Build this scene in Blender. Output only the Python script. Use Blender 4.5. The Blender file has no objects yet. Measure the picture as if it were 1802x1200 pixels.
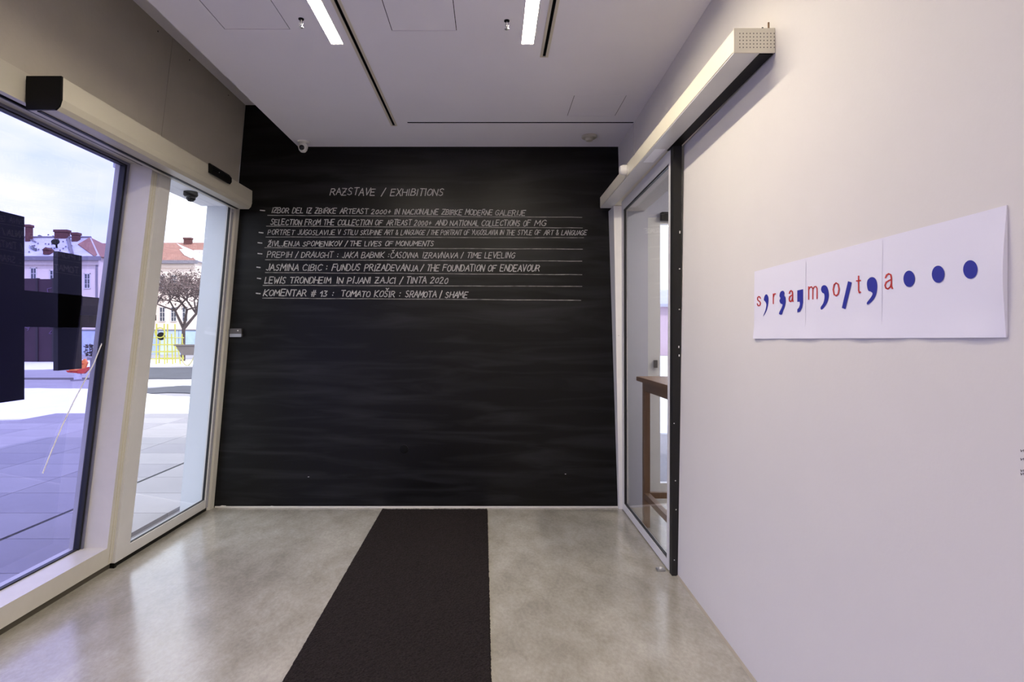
import bpy, bmesh, math, random
from mathutils import Vector, Matrix
random.seed(7)
C = bpy.context.scene.collection
PI = math.pi

# ------------------------------------------------------------------ camera, world, sun, exposure
F = 1045.0; CU, CV = 865.0, 588.0; CH = 1.48          # focal length (px), vanishing point, eye height
cam_d = bpy.data.cameras.new('camera'); cam = bpy.data.objects.new('camera', cam_d); C.objects.link(cam)
cam.location = (0, 0, CH); cam.rotation_euler = (PI/2, 0, 0)
cam_d.sensor_width = 36; cam_d.lens = 36*F/1802
cam_d.shift_x = (901-CU)/1802; cam_d.shift_y = -(600-CV)/1802
cam_d.clip_start = 0.05; cam_d.clip_end = 600
bpy.context.scene.camera = cam
vs = bpy.context.scene.view_settings
vs.view_transform = 'Standard'; vs.look = 'None'; vs.gamma = 1; vs.use_curve_mapping = False
vs.exposure = .80

def lin(c):
    return tuple(((x/255)/12.92 if x/255 <= .04045 else ((x/255+.055)/1.055)**2.4) for x in c)

world = bpy.data.worlds.new('sky'); bpy.context.scene.world = world
world.use_nodes = True
nt = world.node_tree; nt.nodes.clear()
n_out = nt.nodes.new('ShaderNodeOutputWorld'); n_bg = nt.nodes.new('ShaderNodeBackground')
n_tc = nt.nodes.new('ShaderNodeTexCoord'); n_map = nt.nodes.new('ShaderNodeMapping')
n_map.inputs['Scale'].default_value = (1.0, 1.0, 2.6)
n_no = nt.nodes.new('ShaderNodeTexNoise'); n_no.inputs['Scale'].default_value = 2.3
n_no.inputs['Detail'].default_value = 6; n_no.inputs['Roughness'].default_value = .52
n_rp = nt.nodes.new('ShaderNodeValToRGB')
n_rp.color_ramp.elements[0].position = .34; n_rp.color_ramp.elements[0].color = (.50, .66, .92, 1)
n_rp.color_ramp.elements[1].position = .56; n_rp.color_ramp.elements[1].color = (1.0, 1.0, 1.0, 1)
nt.links.new(n_tc.outputs['Generated'], n_map.inputs['Vector'])
nt.links.new(n_map.outputs['Vector'], n_no.inputs['Vector'])
nt.links.new(n_no.outputs['Fac'], n_rp.inputs['Fac'])
nt.links.new(n_rp.outputs['Color'], n_bg.inputs['Color'])
n_bg.inputs['Strength'].default_value = 1.65
nt.links.new(n_bg.outputs['Background'], n_out.inputs['Surface'])

sun_d = bpy.data.lights.new('sun', 'SUN'); sun = bpy.data.objects.new('sun', sun_d); C.objects.link(sun)
sun_d.energy = 2.1; sun_d.angle = .009; sun_d.color = (1, .95, .87)
sun.rotation_euler = Vector((-.70, .60, -.75)).to_track_quat('-Z', 'Y').to_euler()

LAMP_STRENGTH = 66.0
LAMP_COLOUR = (1.0, .89, .71)

# ------------------------------------------------------------------ materials
MATS = {}
def mat(name, col, rough=.6, metal=0., var=0., vscale=6., bump=0., bscale=60., emit=None, strength=0, stretch=(1, 1, 1),
        spec=.5, rvar=0., col2=None, detail=5, coat=0.):
    if name in MATS: return MATS[name]
    m = bpy.data.materials.new(name); m.use_nodes = True
    t = m.node_tree; b = t.nodes['Principled BSDF']; L = t.links
    c = lin(col)
    b.inputs['Base Color'].default_value = (*c, 1); b.inputs['Roughness'].default_value = rough
    b.inputs['Metallic'].default_value = metal; b.inputs['Specular IOR Level'].default_value = spec
    b.inputs['Coat Weight'].default_value = coat
    if var or bump or rvar or col2:
        tc = t.nodes.new('ShaderNodeTexCoord'); mp = t.nodes.new('ShaderNodeMapping')
        mp.inputs['Scale'].default_value = stretch; L.new(tc.outputs['Object'], mp.inputs['Vector'])
    if var or col2:
        n = t.nodes.new('ShaderNodeTexNoise'); n.inputs['Scale'].default_value = vscale
        n.inputs['Detail'].default_value = detail; n.inputs['Roughness'].default_value = .62
        L.new(mp.outputs['Vector'], n.inputs['Vector'])
        r = t.nodes.new('ShaderNodeValToRGB')
        r.color_ramp.elements[0].position = .3; r.color_ramp.elements[1].position = .7
        if col2: a, z = lin(col2), c
        else: a, z = tuple(x*(1-var) for x in c), tuple(min(1, x*(1+var)) for x in c)
        r.color_ramp.elements[0].color = (*a, 1); r.color_ramp.elements[1].color = (*z, 1)
        L.new(n.outputs['Fac'], r.inputs['Fac']); L.new(r.outputs['Color'], b.inputs['Base Color'])
    if rvar:
        n2 = t.nodes.new('ShaderNodeTexNoise'); n2.inputs['Scale'].default_value = vscale*1.7
        n2.inputs['Detail'].default_value = 4
        L.new(mp.outputs['Vector'], n2.inputs['Vector'])
        mr = t.nodes.new('ShaderNodeMapRange'); mr.inputs['From Min'].default_value = .3; mr.inputs['From Max'].default_value = .7
        mr.inputs['To Min'].default_value = max(.02, rough-rvar); mr.inputs['To Max'].default_value = rough+rvar
        L.new(n2.outputs['Fac'], mr.inputs['Value']); L.new(mr.outputs['Result'], b.inputs['Roughness'])
    if bump:
        n3 = t.nodes.new('ShaderNodeTexNoise'); n3.inputs['Scale'].default_value = bscale; n3.inputs['Detail'].default_value = 4
        L.new(mp.outputs['Vector'], n3.inputs['Vector'])
        bp = t.nodes.new('ShaderNodeBump'); bp.inputs['Strength'].default_value = bump; bp.inputs['Distance'].default_value = .01
        L.new(n3.outputs['Fac'], bp.inputs['Height']); L.new(bp.outputs['Normal'], b.inputs['Normal'])
    if emit:
        b.inputs['Emission Color'].default_value = (*emit, 1); b.inputs['Emission Strength'].default_value = strength
    MATS[name] = m
    return m

def glass(name, tint, refl=1.0):
    m = bpy.data.materials.new(name); m.use_nodes = True
    t = m.node_tree; t.nodes.clear(); L = t.links
    o = t.nodes.new('ShaderNodeOutputMaterial'); mx = t.nodes.new('ShaderNodeMixShader')
    tr = t.nodes.new('ShaderNodeBsdfTransparent'); tr.inputs['Color'].default_value = (*[c**.5 for c in tint], 1)
    gl = t.nodes.new('ShaderNodeBsdfGlossy'); gl.inputs['Roughness'].default_value = .0
    fr = t.nodes.new('ShaderNodeFresnel'); ge = t.nodes.new('ShaderNodeNewGeometry'); mi = t.nodes.new('ShaderNodeMapRange')
    mi.inputs['To Min'].default_value = 1.5; mi.inputs['To Max'].default_value = 1/1.5      # same reflectance on both faces of the sheet
    L.new(ge.outputs['Backfacing'], mi.inputs['Value']); L.new(mi.outputs['Result'], fr.inputs['IOR'])
    ml = t.nodes.new('ShaderNodeMath'); ml.operation = 'MULTIPLY'; ml.inputs[1].default_value = refl
    L.new(fr.outputs['Fac'], ml.inputs[0]); L.new(ml.outputs[0], mx.inputs['Fac'])
    L.new(tr.outputs[0], mx.inputs[1]); L.new(gl.outputs[0], mx.inputs[2]); L.new(mx.outputs[0], o.inputs['Surface'])
    return m

M_wall = mat('white_paint', (208, 204, 200), .72, var=.02, vscale=1.3, bump=.04, bscale=70)
M_ceil = mat('ceiling_paint', (232, 229, 236), .85, var=.02, vscale=1.2)
M_upper = mat('grey_render', (178, 171, 158), .85, var=.05, vscale=2.2, bump=.1, bscale=40)
M_board = None
M_frame = mat('lacquered_aluminium', (206, 202, 192), .38, var=.03, vscale=9, coat=.1)
M_frame2 = mat('white_aluminium', (214, 213, 213), .35, var=.02, vscale=9)
M_cover = mat('cream_cover', (186, 181, 166), .42, var=.015, vscale=4)
M_cover2 = mat('cream_metal', (226, 220, 200), .35)
M_black = mat('black_plastic', (8, 7, 7), .5, spec=.2)
M_gasket = mat('rubber_gasket', (20, 20, 24), .5)
M_blackpaint = mat('chipped_black_paint', (12, 11, 10), .6, var=.2, vscale=20)
M_rug = mat('dark_loop_carpet', (52, 46, 45), .95, var=.4, vscale=110, bump=.9, bscale=240, col2=(26, 22, 22), spec=.1)
M_wood = mat('brown_oak', (128, 98, 70), .45, var=.18, vscale=7, stretch=(6, 6, .6))
M_chrome = mat('brushed_metal', (190, 190, 192), .3, metal=.9)
M_whiteplastic = mat('white_plastic', (226, 224, 218), .4)
M_lens = mat('dark_lens', (12, 12, 14), .15)
M_steel = mat('painted_sign_metal', (36, 32, 40), .55, var=.08, vscale=3)
M_glassL = glass('tinted_window_glass', (.43, .42, .80), .9)
M_glassD = glass('clear_door_glass', (.90, .92, .98), .9)
M_glassR = glass('grey_door_glass', (.86, .88, .95), .8)
M_paper = mat('poster_paper', (216, 214, 226), .7)
M_blue = mat('poster_blue_ink', (30, 38, 140), .6)
M_red = mat('poster_red_ink', (186, 52, 46), .6)
M_chalk = mat('chalk', (214, 212, 208), .95, var=.35, vscale=120, col2=(140, 139, 138))
M_lamp = mat('lit_diffuser', (255, 250, 240), .5, emit=LAMP_COLOUR, strength=LAMP_STRENGTH)
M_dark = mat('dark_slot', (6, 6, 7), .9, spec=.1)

def floor_mat():
    m = mat('polished_concrete', (158, 152, 143), .22, spec=.9)
    t = m.node_tree; b = t.nodes['Principled BSDF']; L = t.links
    tc = t.nodes.new('ShaderNodeTexCoord'); mp = t.nodes.new('ShaderNodeMapping')
    mp.inputs['Rotation'].default_value = (0, 0, .5); mp.inputs['Scale'].default_value = (1, .55, 1)
    L.new(tc.outputs['Object'], mp.inputs['Vector'])
    def noise(sc, de, ro, di=0.):
        n = t.nodes.new('ShaderNodeTexNoise'); n.inputs['Scale'].default_value = sc; n.inputs['Detail'].default_value = de
        n.inputs['Roughness'].default_value = ro; n.inputs['Distortion'].default_value = di
        L.new(mp.outputs['Vector'], n.inputs['Vector']); return n
    n1 = noise(1.1, 3, .5, .1); n2 = noise(5.5, 8, .68, .15); n3 = noise(60, 3, .6)
    def ramp(n, a, z, c0, c1):
        r = t.nodes.new('ShaderNodeValToRGB'); r.color_ramp.elements[0].position = a; r.color_ramp.elements[1].position = z
        r.color_ramp.elements[0].color = (*lin(c0), 1); r.color_ramp.elements[1].color = (*lin(c1), 1)
        L.new(n.outputs['Fac'], r.inputs['Fac']); return r
    r1 = ramp(n1, .28, .72, (166, 161, 151), (192, 188, 180)); r2 = ramp(n2, .3, .7, (214, 212, 208), (255, 255, 255)); r3 = ramp(n3, .35, .65, (238, 238, 238), (255, 255, 255))
    def mul(a, c):
        x = t.nodes.new('ShaderNodeMix'); x.data_type = 'RGBA'; x.blend_type = 'MULTIPLY'; x.inputs[0].default_value = 1
        L.new(a, x.inputs[6]); L.new(c, x.inputs[7]); return x.outputs[2]
    L.new(mul(mul(r1.outputs[0], r2.outputs[0]), r3.outputs[0]), b.inputs['Base Color'])
    mr = t.nodes.new('ShaderNodeMapRange'); mr.inputs['From Min'].default_value = .3; mr.inputs['From Max'].default_value = .7
    mr.inputs['To Min'].default_value = .10; mr.inputs['To Max'].default_value = .24
    L.new(n2.outputs['Fac'], mr.inputs['Value']); L.new(mr.outputs['Result'], b.inputs['Roughness'])
    bp = t.nodes.new('ShaderNodeBump'); bp.inputs['Strength'].default_value = .12; bp.inputs['Distance'].default_value = .01
    L.new(n2.outputs['Fac'], bp.inputs['Height']); L.new(bp.outputs['Normal'], b.inputs['Normal'])
    return m
M_floor = floor_mat()

def board_mat():
    m = mat('blackboard_paint', (17, 16, 16), .38, spec=.22)
    t = m.node_tree; b = t.nodes['Principled BSDF']; L = t.links
    tc = t.nodes.new('ShaderNodeTexCoord'); mp = t.nodes.new('ShaderNodeMapping')
    mp.inputs['Scale'].default_value = (.5, 1, 4.5); L.new(tc.outputs['Object'], mp.inputs['Vector'])
    n = t.nodes.new('ShaderNodeTexNoise'); n.inputs['Scale'].default_value = 2.2; n.inputs['Detail'].default_value = 8
    n.inputs['Distortion'].default_value = .8
    L.new(mp.outputs['Vector'], n.inputs['Vector'])
    r = t.nodes.new('ShaderNodeValToRGB')
    r.color_ramp.elements[0].position = .45; r.color_ramp.elements[1].position = .85
    r.color_ramp.elements[0].color = (*lin((7, 6, 5)), 1); r.color_ramp.elements[1].color = (*lin((40, 40, 42)), 1)
    L.new(n.outputs['Fac'], r.inputs['Fac']); L.new(r.outputs['Color'], b.inputs['Base Color'])
    return m
M_board = board_mat()

# ------------------------------------------------------------------ geometry helpers
def P(u, v, Y):
    return Vector(((u-CU)/F*Y, Y, CH-(v-CV)/F*Y))

class MB:
    def __init__(s): s.v = []; s.f = []
    def hexa(s, p):        # p: 4 bottom (ccw) + 4 top
        o = len(s.v); s.v += [tuple(q) for q in p]
        s.f += [(o+3, o+2, o+1, o), (o+4, o+5, o+6, o+7), (o, o+1, o+5, o+4), (o+1, o+2, o+6, o+5), (o+2, o+3, o+7, o+6), (o+3, o, o+4, o+7)]
        return s
    def box(s, x0, x1, y0, y1, z0, z1, fn=None):
        p = [(x0, y0, z0), (x1, y0, z0), (x1, y1, z0), (x0, y1, z0), (x0, y0, z1), (x1, y0, z1), (x1, y1, z1), (x0, y1, z1)]
        if fn: p = [fn(*q) for q in p]
        return s.hexa(p)
    def loft(s, r0, z0, r1, z1):   # r = (x0,x1,y0,y1)
        p = [(r0[0], r0[2], z0), (r0[1], r0[2], z0), (r0[1], r0[3], z0), (r0[0], r0[3], z0),
             (r1[0], r1[2], z1), (r1[1], r1[2], z1), (r1[1], r1[3], z1), (r1[0], r1[3], z1)]
        return s.hexa(p)
    def prism(s, pts, d):          # polygon pts (3D), extruded by vector d
        o = len(s.v); n = len(pts); d = Vector(d)
        s.v += [tuple(p) for p in pts]+[tuple(Vector(p)+d) for p in pts]
        s.f += [tuple(o+i for i in range(n)), tuple(o+n+i for i in reversed(range(n)))]
        s.f += [(o+i, o+n+i, o+n+(i+1) % n, o+(i+1) % n) for i in range(n)]
        return s
    def cyl(s, p0, p1, r0, r1=None, n=12, cap=True):
        p0, p1 = Vector(p0), Vector(p1); r1 = r0 if r1 is None else r1
        ax = (p1-p0).normalized(); a = ax.orthogonal().normalized(); b = ax.cross(a); o = len(s.v)
        for p, r in ((p0, r0), (p1, r1)):
            for k in range(n):
                t = 2*PI*k/n; s.v.append(tuple(p+a*r*math.cos(t)+b*r*math.sin(t)))
        s.f += [(o+k, o+(k+1) % n, o+n+(k+1) % n, o+n+k) for k in range(n)]
        if cap: s.f += [tuple(o+k for k in reversed(range(n))), tuple(o+n+k for k in range(n))]
        return s
    def lathe(s, c, prof, n=20, ax=(0, 0, 1)):
        c = Vector(c); ax = Vector(ax).normalized(); a = ax.orthogonal().normalized(); b = ax.cross(a); o = len(s.v); m = len(prof)
        for r, h in prof:
            for k in range(n):
                t = 2*PI*k/n; s.v.append(tuple(c+ax*h+(a*math.cos(t)+b*math.sin(t))*max(r, 1e-4)))
        for i in range(m-1):
            s.f += [(o+i*n+k, o+i*n+(k+1) % n, o+(i+1)*n+(k+1) % n, o+(i+1)*n+k) for k in range(n)]
        s.f += [tuple(o+k for k in reversed(range(n))), tuple(o+(m-1)*n+k for k in range(n))]
        return s
    def tube(s, pts, r, n=6):
        for a, b in zip(pts[:-1], pts[1:]): s.cyl(a, b, r, r, n)
        return s
    def quad(s, a, b, c, d):
        o = len(s.v); s.v += [tuple(a), tuple(b), tuple(c), tuple(d)]; s.f.append((o, o+1, o+2, o+3)); return s
    def build(s, name, m, parent=None, bevel=0, smooth=False, label=None, fix=True, base=None):
        me = bpy.data.meshes.new(name); 
        org = Vector(base) if base is not None else Vector((0, 0, 0))
        me.from_pydata([tuple(Vector(v)-org) for v in s.v], [], s.f); me.update()
        if fix:
            bm = bmesh.new(); bm.from_mesh(me); bmesh.ops.recalc_face_normals(bm, faces=bm.faces)
            if bevel: bmesh.ops.bevel(bm, geom=[e for e in bm.edges], offset=bevel, segments=2, affect='EDGES', clamp_overlap=True)
            bm.to_mesh(me); bm.free()
        if smooth:
            for p in me.polygons: p.use_smooth = True
            try: me.set_sharp_from_angle(angle=math.radians(40))
            except Exception: pass
        me.materials.append(m)
        o = bpy.data.objects.new(name, me); C.objects.link(o); o.location = org
        if parent is not None:
            o.parent = parent; o.location = org-parent_world(parent)
        if label: o['label'] = label
        return o

def parent_world(p):
    w = Vector(p.location)
    while p.parent is not None:
        p = p.parent; w += Vector(p.location)
    return w

def thing(name, label, cat, loc=(0, 0, 0), group=None):
    o = bpy.data.objects.new(name, None); C.objects.link(o); o.location = loc; o.empty_display_size = .1
    o['label'] = label; o['category'] = cat
    if group: o['group'] = group
    return o
def part(name, mb, m, parent, **k):
    k.setdefault('base', parent_world(parent))
    return mb.build(name, m, parent, **k)
def tag(o, label, cat, group=None):
    o['label'] = label; o['category'] = cat
    if group: o['group'] = group
    return o
def struct(o, label, cat):
    o['kind'] = 'structure'; o['label'] = label; o['category'] = cat; return o
def sroot(name, label, cat, loc=(0, 0, 0)):
    return struct(thing(name, label, cat, loc), label, cat)

# left facade: leans inwards; d = distance outwards from the inner face
YB = 5.07
def LF(d, y, z): return (-2.40-d+.087*z, y+.038*(YB-y)*z, z)
def Lb(mb, d0, d1, y0, y1, z0, z1): return mb.box(d1, d0, y0, y1, z0, z1, LF)
# right wall plane
def RX(y, z): return 1.14+.015*(y-3.67)-.024*z
def on_right(u, v, off=0.0):      # pixel -> point on the right wall
    a = (u-CU)/F; b = -(v-CV)/F
    # X=a*Y ; z=CH+b*Y ; X = 1.14+.015(Y-3.67)-.024 z - off
    Y = (1.14-.015*3.67-.024*CH-off)/(a-.015+.024*b)
    return Vector((a*Y, Y, CH+b*Y))

ZC = 3.08; ZU = 3.436; YN = -3.6

# ------------------------------------------------------------------ FLOOR, WALLS, CEILING
fl = MB().box(-2.43, 4.2, -3.75, 5.62, -.12, 0).build('floor', M_floor)
struct(fl, 'polished grey concrete floor of the entrance lobby', 'floor')

wb = MB()
pts = [(-2.395, YB, 0), (1.14, YB, 0), (1.09, YB, ZU), (-2.10, YB, ZU)]
wb.prism(pts, (0, .20, 0))
back = wb.build('wall_back', M_board); struct(back, 'wall painted as a blackboard covered with chalk lettering', 'wall')
pl = MB().box(-2.36, 1.10, YB-.006, YB, .0, .012); part('plaster_edge', pl, M_wall, back, label='thin pale plaster line under the black paint')

# exterior end pier (white return outside the glass door)
pier = MB().hexa([(-2.665, YB-.01, -.1), (-2.385, YB-.01, -.1), (-2.385, YB+.22, -.1), (-2.665, YB+.22, -.1),
                  (-2.34, YB-.01, 3.5), (-2.10, YB-.01, 3.5), (-2.10, YB+.22, 3.5), (-2.34, YB+.22, 3.5)])
po = pier.build('wall_pier', mat('white_render', (214, 219, 228), .8, var=.02, vscale=2))
struct(po, 'white rendered wall end seen outside through the glass door', 'wall')

# upper left wall: two rendered panels on a backing
wl = MB(); Lb(wl, .02, .30, -5, YB, 2.615, 4.2)
left = wl.build('wall_left', mat('joint_grey', (70, 66, 60), .9)); struct(left, 'grey wall band above the leaning glass front', 'wall')
for (a, b) in ((-5, -1.2), (-1.195, 1.30), (1.305, 3.74), (3.745, YB-.002)):
    m = MB(); Lb(m, 0, .02, a, b, 2.60, ZU)
    p = part('wall_panel', m, M_upper, left)
for yy in (3.55, 4.0, 4.7):
    m = MB(); Lb(m, -.002, .004, yy-.004, yy+.004, ZU-.05, ZU-.042); part('screw', m, M_black, left)

# right wall (outline in Y,z)
def rp(y, z, off=0): return (RX(y, z)-off, y, z)
wr = MB()
wr.prism([rp(YN, 0), rp(3.66, 0), rp(3.387, 2.53), rp(YN, 2.53)], (.20, 0, 0))
wr.prism([rp(YN, 2.53), rp(3.387, 2.53), rp(YB, 2.53), rp(YB, ZU), rp(YN, ZU)], (.20, 0, 0))
right = wr.build('wall_right', M_wall); struct(right, 'long white plaster wall on the right carrying the poster', 'wall')
m = MB(); m.prism([rp(4.51, 2.66), rp(YB, 2.66), rp(YB, ZC+.01), rp(4.51, ZC+.01)], (-.006, 0, 0)); part('wall_step', m, M_wall, right)
m = MB().hexa([(RX(YN, 0)-.014, YN, 0), (RX(YN, 0), YN, 0), (RX(3.63, 0), 3.63, 0), (RX(3.63, 0)-.010, 3.63, 0),
               (RX(YN, 0)-.008, YN, .006), (RX(YN, 0), YN, .012), (RX(3.63, 0), 3.63, .012), (RX(3.63, 0)-.006, 3.63, .006)])
part('sealant_line', m, mat('beige_sealant', (158, 150, 134), .7), right, label='thin beige sealant line at the foot of the wall')
wf = MB().box(-2.7, 1.4, YN-.15, YN, 0, 4.2).build('wall_front', M_wall); struct(wf, 'white wall behind the viewpoint', 'wall')

# lower ceiling with real holes
holes = []      # (x0,x1,y0,y1)
lamps = [(-.885, -.815, 1.75, 3.275), (.163, .233, 1.75, 3.275), (-.885, -.815, -2.2, -.6), (.163, .233, -2.2, -.6)]
slots = [(-.756, -.738, -3.4, 4.55), (.294, .311, -3.4, 3.42)]
cross = (-.637, 1.075, 4.480, 4.506)
panels = [(-1.398, -1.06, 2.775, 3.114), (-.523, -.187, 2.79, 3.13), (.558, .903, 3.986, 4.354)]
g = .004
holes += lamps+slots+[cross]+[(a-g, b+g, c-g, d+g) for a, b, c, d in panels]
xs = sorted(set([-1.65, 1.12]+[h[0] for h in holes]+[h[1] for h in holes])); ys = sorted(set([YN, YB]+[h[2] for h in holes]+[h[3] for h in holes]))
cm = MB()
def inhole(x, y): return any(h[0] < x < h[1] and h[2] < y < h[3] for h in holes)
for x0, x1 in zip(xs[:-1], xs[1:]):
    for y0, y1 in zip(ys[:-1], ys[1:]):
        if not inhole((x0+x1)/2, (y0+y1)/2): cm.box(x0, x1, y0, y1, ZC, ZC+.05)
cm.box(-1.65, 1.12, YN, YB, ZC+.12, ZC+.16); cm.box(-1.65, -1.63, YN, YB, ZC+.05, ZC+.12)
bm_fix = cm
ceil = cm.build('ceiling', M_ceil); struct(ceil, 'lowered white ceiling with slots and strip lights', 'ceiling')
for k, (a, b, c, d) in enumerate(panels):
    m = MB().box(a, b, c, d, ZC+.001, ZC+.03); part('access_panel', m, M_ceil, ceil)
    part('panel_gap', MB().box(a-g, b+g, c-g, d+g, ZC+.0035, ZC+.006), M_dark, ceil)
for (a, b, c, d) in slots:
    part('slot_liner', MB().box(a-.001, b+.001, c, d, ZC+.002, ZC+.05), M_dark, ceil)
    e = mat('slot_trim', (206, 198, 180), .5)
    m = MB().box(a-.015, a, c, d+.0, ZC-.003, ZC+.001).box(b, b+.015, c, d, ZC-.003, ZC+.001).box(a-.015, b+.015, d, d+.008, ZC-.003, ZC+.001)
    part('slot_trim', m, e, ceil)
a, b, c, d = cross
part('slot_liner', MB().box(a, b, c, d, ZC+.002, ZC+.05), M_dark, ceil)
up = MB().box(-2.5, 1.35, YN, YB+.1, ZU, 4.2).build('ceiling', M_ceil); struct(up, 'higher ceiling strip above the glass front', 'ceiling')
# roof slab of the neighbouring room
# strip lights
for k, (a, b, c, d) in enumerate(lamps):
    lab = ['lit strip light recessed in the ceiling near the glass front, left one',
           'lit strip light recessed in the ceiling nearer the white wall, right one',
           'lit strip light behind the viewpoint near the glass front', 'lit strip light behind the viewpoint near the white wall'][k]
    t = thing('strip_light', lab, 'light', ((a+b)/2, d, ZC), 'recessed ceiling strip lights')
    part('diffuser', MB().box(a+.003, b-.003, c+.003, d-.003, ZC+.004, ZC+.012), M_lamp, t)
    part('light_frame', MB().box(a, a+.003, c, d, ZC-.002, ZC+.03).box(b-.003, b, c, d, ZC-.002, ZC+.03).box(a, b, d-.003, d, ZC-.002, ZC+.03).box(a, b, c, c+.003, ZC-.002, ZC+.03), M_whiteplastic, t)

# unseen strip lights added to brighten the neighbouring room
for k, (a, b, c, d) in enumerate([(2.3, 2.37, 3.2, 4.7), (3.2, 3.27, 3.2, 4.7)]):
    t = thing('strip_light', ['strip light on the ceiling of the neighbouring room, nearer the lobby', 'strip light on the ceiling of the neighbouring room, far side'][k], 'light', ((a+b)/2, d, 2.94))
    part('diffuser', MB().box(a+.003, b-.003, c+.003, d-.003, 2.905, 2.915), M_lamp, t)
    part('light_frame', MB().box(a, b, c, d, 2.915, 2.95), M_whiteplastic, t)
# sprinklers
for k, (x, y) in enumerate(((-.966, 3.013), (.078, 3.03))):
    t = thing('sprinkler', ['small pendant sprinkler under the ceiling left of the left strip light', 'small pendant sprinkler under the ceiling left of the right strip light'][k], 'sprinkler', (x, y, ZC), 'ceiling sprinklers')
    part('escutcheon', MB().lathe((x, y, ZC), [(.014, 0), (.014, -.004), (.006, -.006)]), M_black, t)
    part('bulb', MB().lathe((x, y, ZC), [(.004, -.006), (.004, -.014), (.003, -.03)], 8), M_chrome, t)
    part('yoke', MB().tube([(x-.004, y, ZC-.012), (x-.009, y, ZC-.024), (x-.004, y, ZC-.038), (x, y, ZC-.042)], .0016).tube([(x+.004, y, ZC-.012), (x+.009, y, ZC-.024), (x+.004, y, ZC-.038), (x, y, ZC-.042)], .0016), M_chrome, t)
    part('deflector', MB().lathe((x, y, ZC), [(.012, -.042), (.012, -.045), (.003, -.049)], 12), M_chrome, t)

# security camera at ceiling edge
x, y = -1.565, 4.93
t = thing('security_camera', 'white dome camera hanging at the ceiling edge above the blackboard', 'camera', (x, y, ZC))
part('base', MB().lathe((x, y, ZC), [(.045, 0), (.045, -.008), (.03, -.012), (.022, -.02)]), M_whiteplastic, t, smooth=True)
part('housing', MB().lathe((x, y, ZC-.048), [(.02, -.04), (.033, -.025), (.04, 0), (.035, .02), (.02, .034), (.005, .04)], 20, (0, 0, 1)), M_whiteplastic, t, smooth=True)
part('lens', MB().lathe((x, y-.026, ZC-.058), [(.021, 0), (.021, .014), (.012, .018)], 20, (.1, -1, -.35)), M_lens, t)
part('arm', MB().cyl((x+.03, y, ZC-.004), (x+.055, y, ZC-.01), .01), M_whiteplastic, t)

# smoke detector
x, y = .788, 4.79
t = thing('smoke_detector', 'round cream smoke detector on the ceiling by the white wall', 'smoke detector', (x, y, ZC))
part('base', MB().lathe((x, y, ZC), [(.062, 0), (.062, -.014), (.055, -.02)], 28), M_cover, t, smooth=True)
part('chamber', MB().lathe((x, y, ZC), [(.03, -.02), (.032, -.03), (.026, -.042), (.01, -.046)], 24), M_cover, t, smooth=True)

# ------------------------------------------------------------------ LEFT FRONT: fixed window
w1 = sroot('window_1', 'big fixed window with purple-tinted glass and deep white sill', 'window')
S = .15
m = MB(); Lb(m, 0, .24, -5, 3.68, .04, S); part('sill', m, M_frame, w1)
m = MB(); Lb(m, .015, .25, -5, 3.80, -.1, .04); part('kick_plate', m, mat('dark_base', (84, 78, 66), .6), w1)
m = MB(); Lb(m, 0, .24, 3.68, 3.752, .04, 2.60); part('post', m, M_frame, w1)
m = MB(); Lb(m, -.002, 0, 3.710, 3.716, .04, 2.52); Lb(m, -.0015, 0, 3.734, 3.738, .04, 2.52); part('post_bead', m, mat('yellowed_bead', (198, 192, 170), .5), w1)
m = MB(); Lb(m, 0, .24, -5, 3.75, 2.575, 2.60); Lb(m, -.012, .02, -5, 2.64, 2.555, 2.69); part('transom', m, M_cover, w1)
m = MB(); Lb(m, .17, .176, -5, 3.68, S+.004, 2.57); part('pane', m, M_glassL, w1)
m = MB(); Lb(m, .155, .19, 3.645, 3.68, S, 2.575); Lb(m, .155, .19, -5, 3.645, 2.555, 2.575); Lb(m, .16, .185, -5, 3.645, S, S+.008)
part('gasket', m, M_gasket, w1)
m = MB(); Lb(m, .145, .165, 3.665, 3.68, S, 2.575); Lb(m, .145, .165, -5, 3.665, 2.563, 2.575); part('glazing_bead', m, mat('grey_bead', (112, 112, 132), .4), w1)
m = MB(); Lb(m, .06, .07, -5, 3.68, 2.562, 2.575); part('soffit_groove', m, M_black, w1)
# long pale scratch in the glass
sp = [(187, 586), (176, 612), (165, 640), (150, 668), (130, 706), (108, 752), (90, 795), (75, 833)]
def on_glass(u, v, d=.168):
    a = (u-CU)/F; b = -(v-CV)/F
    Y = (2.40+d-.087*CH)/(-a+.087*b)
    return Vector((a*Y, Y, CH+b*Y))
m = MB()
for (p, q) in zip(sp[:-1], sp[1:]):
    m.cyl(on_glass(*p), on_glass(*q), .0036, .0036, 5)
part('scratch', m, M_whiteplastic, w1, label='long white curved line across the glass')

# facade behind camera: continue window (pane above) - outer lintel/soffit over doors
m = MB(); Lb(m, .035, .30, 3.755, YB-.001, 2.572, 2.615); so = m.build('trim_1', mat('white_soffit', (240, 242, 246), .6)); struct(so, 'white soffit outside above the glass door', 'soffit')
t = thing('dome_camera', 'dark dome camera under the outside soffit, seen through the door glass', 'camera', LF(.13, 4.47, 2.53))
x, y, z = LF(.15, 4.42, 2.57)
x, y, z = -2.31, 4.56, 2.566
part('mount', MB().lathe((x, y, z), [(.05, .01), (.052, -.02), (.044, -.03)], 20), M_black, t, smooth=True)
part('dome', MB().lathe((x, y, z), [(.036, -.03), (.034, -.05), (.02, -.066), (.004, -.07)], 20), M_lens, t, smooth=True)

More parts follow.
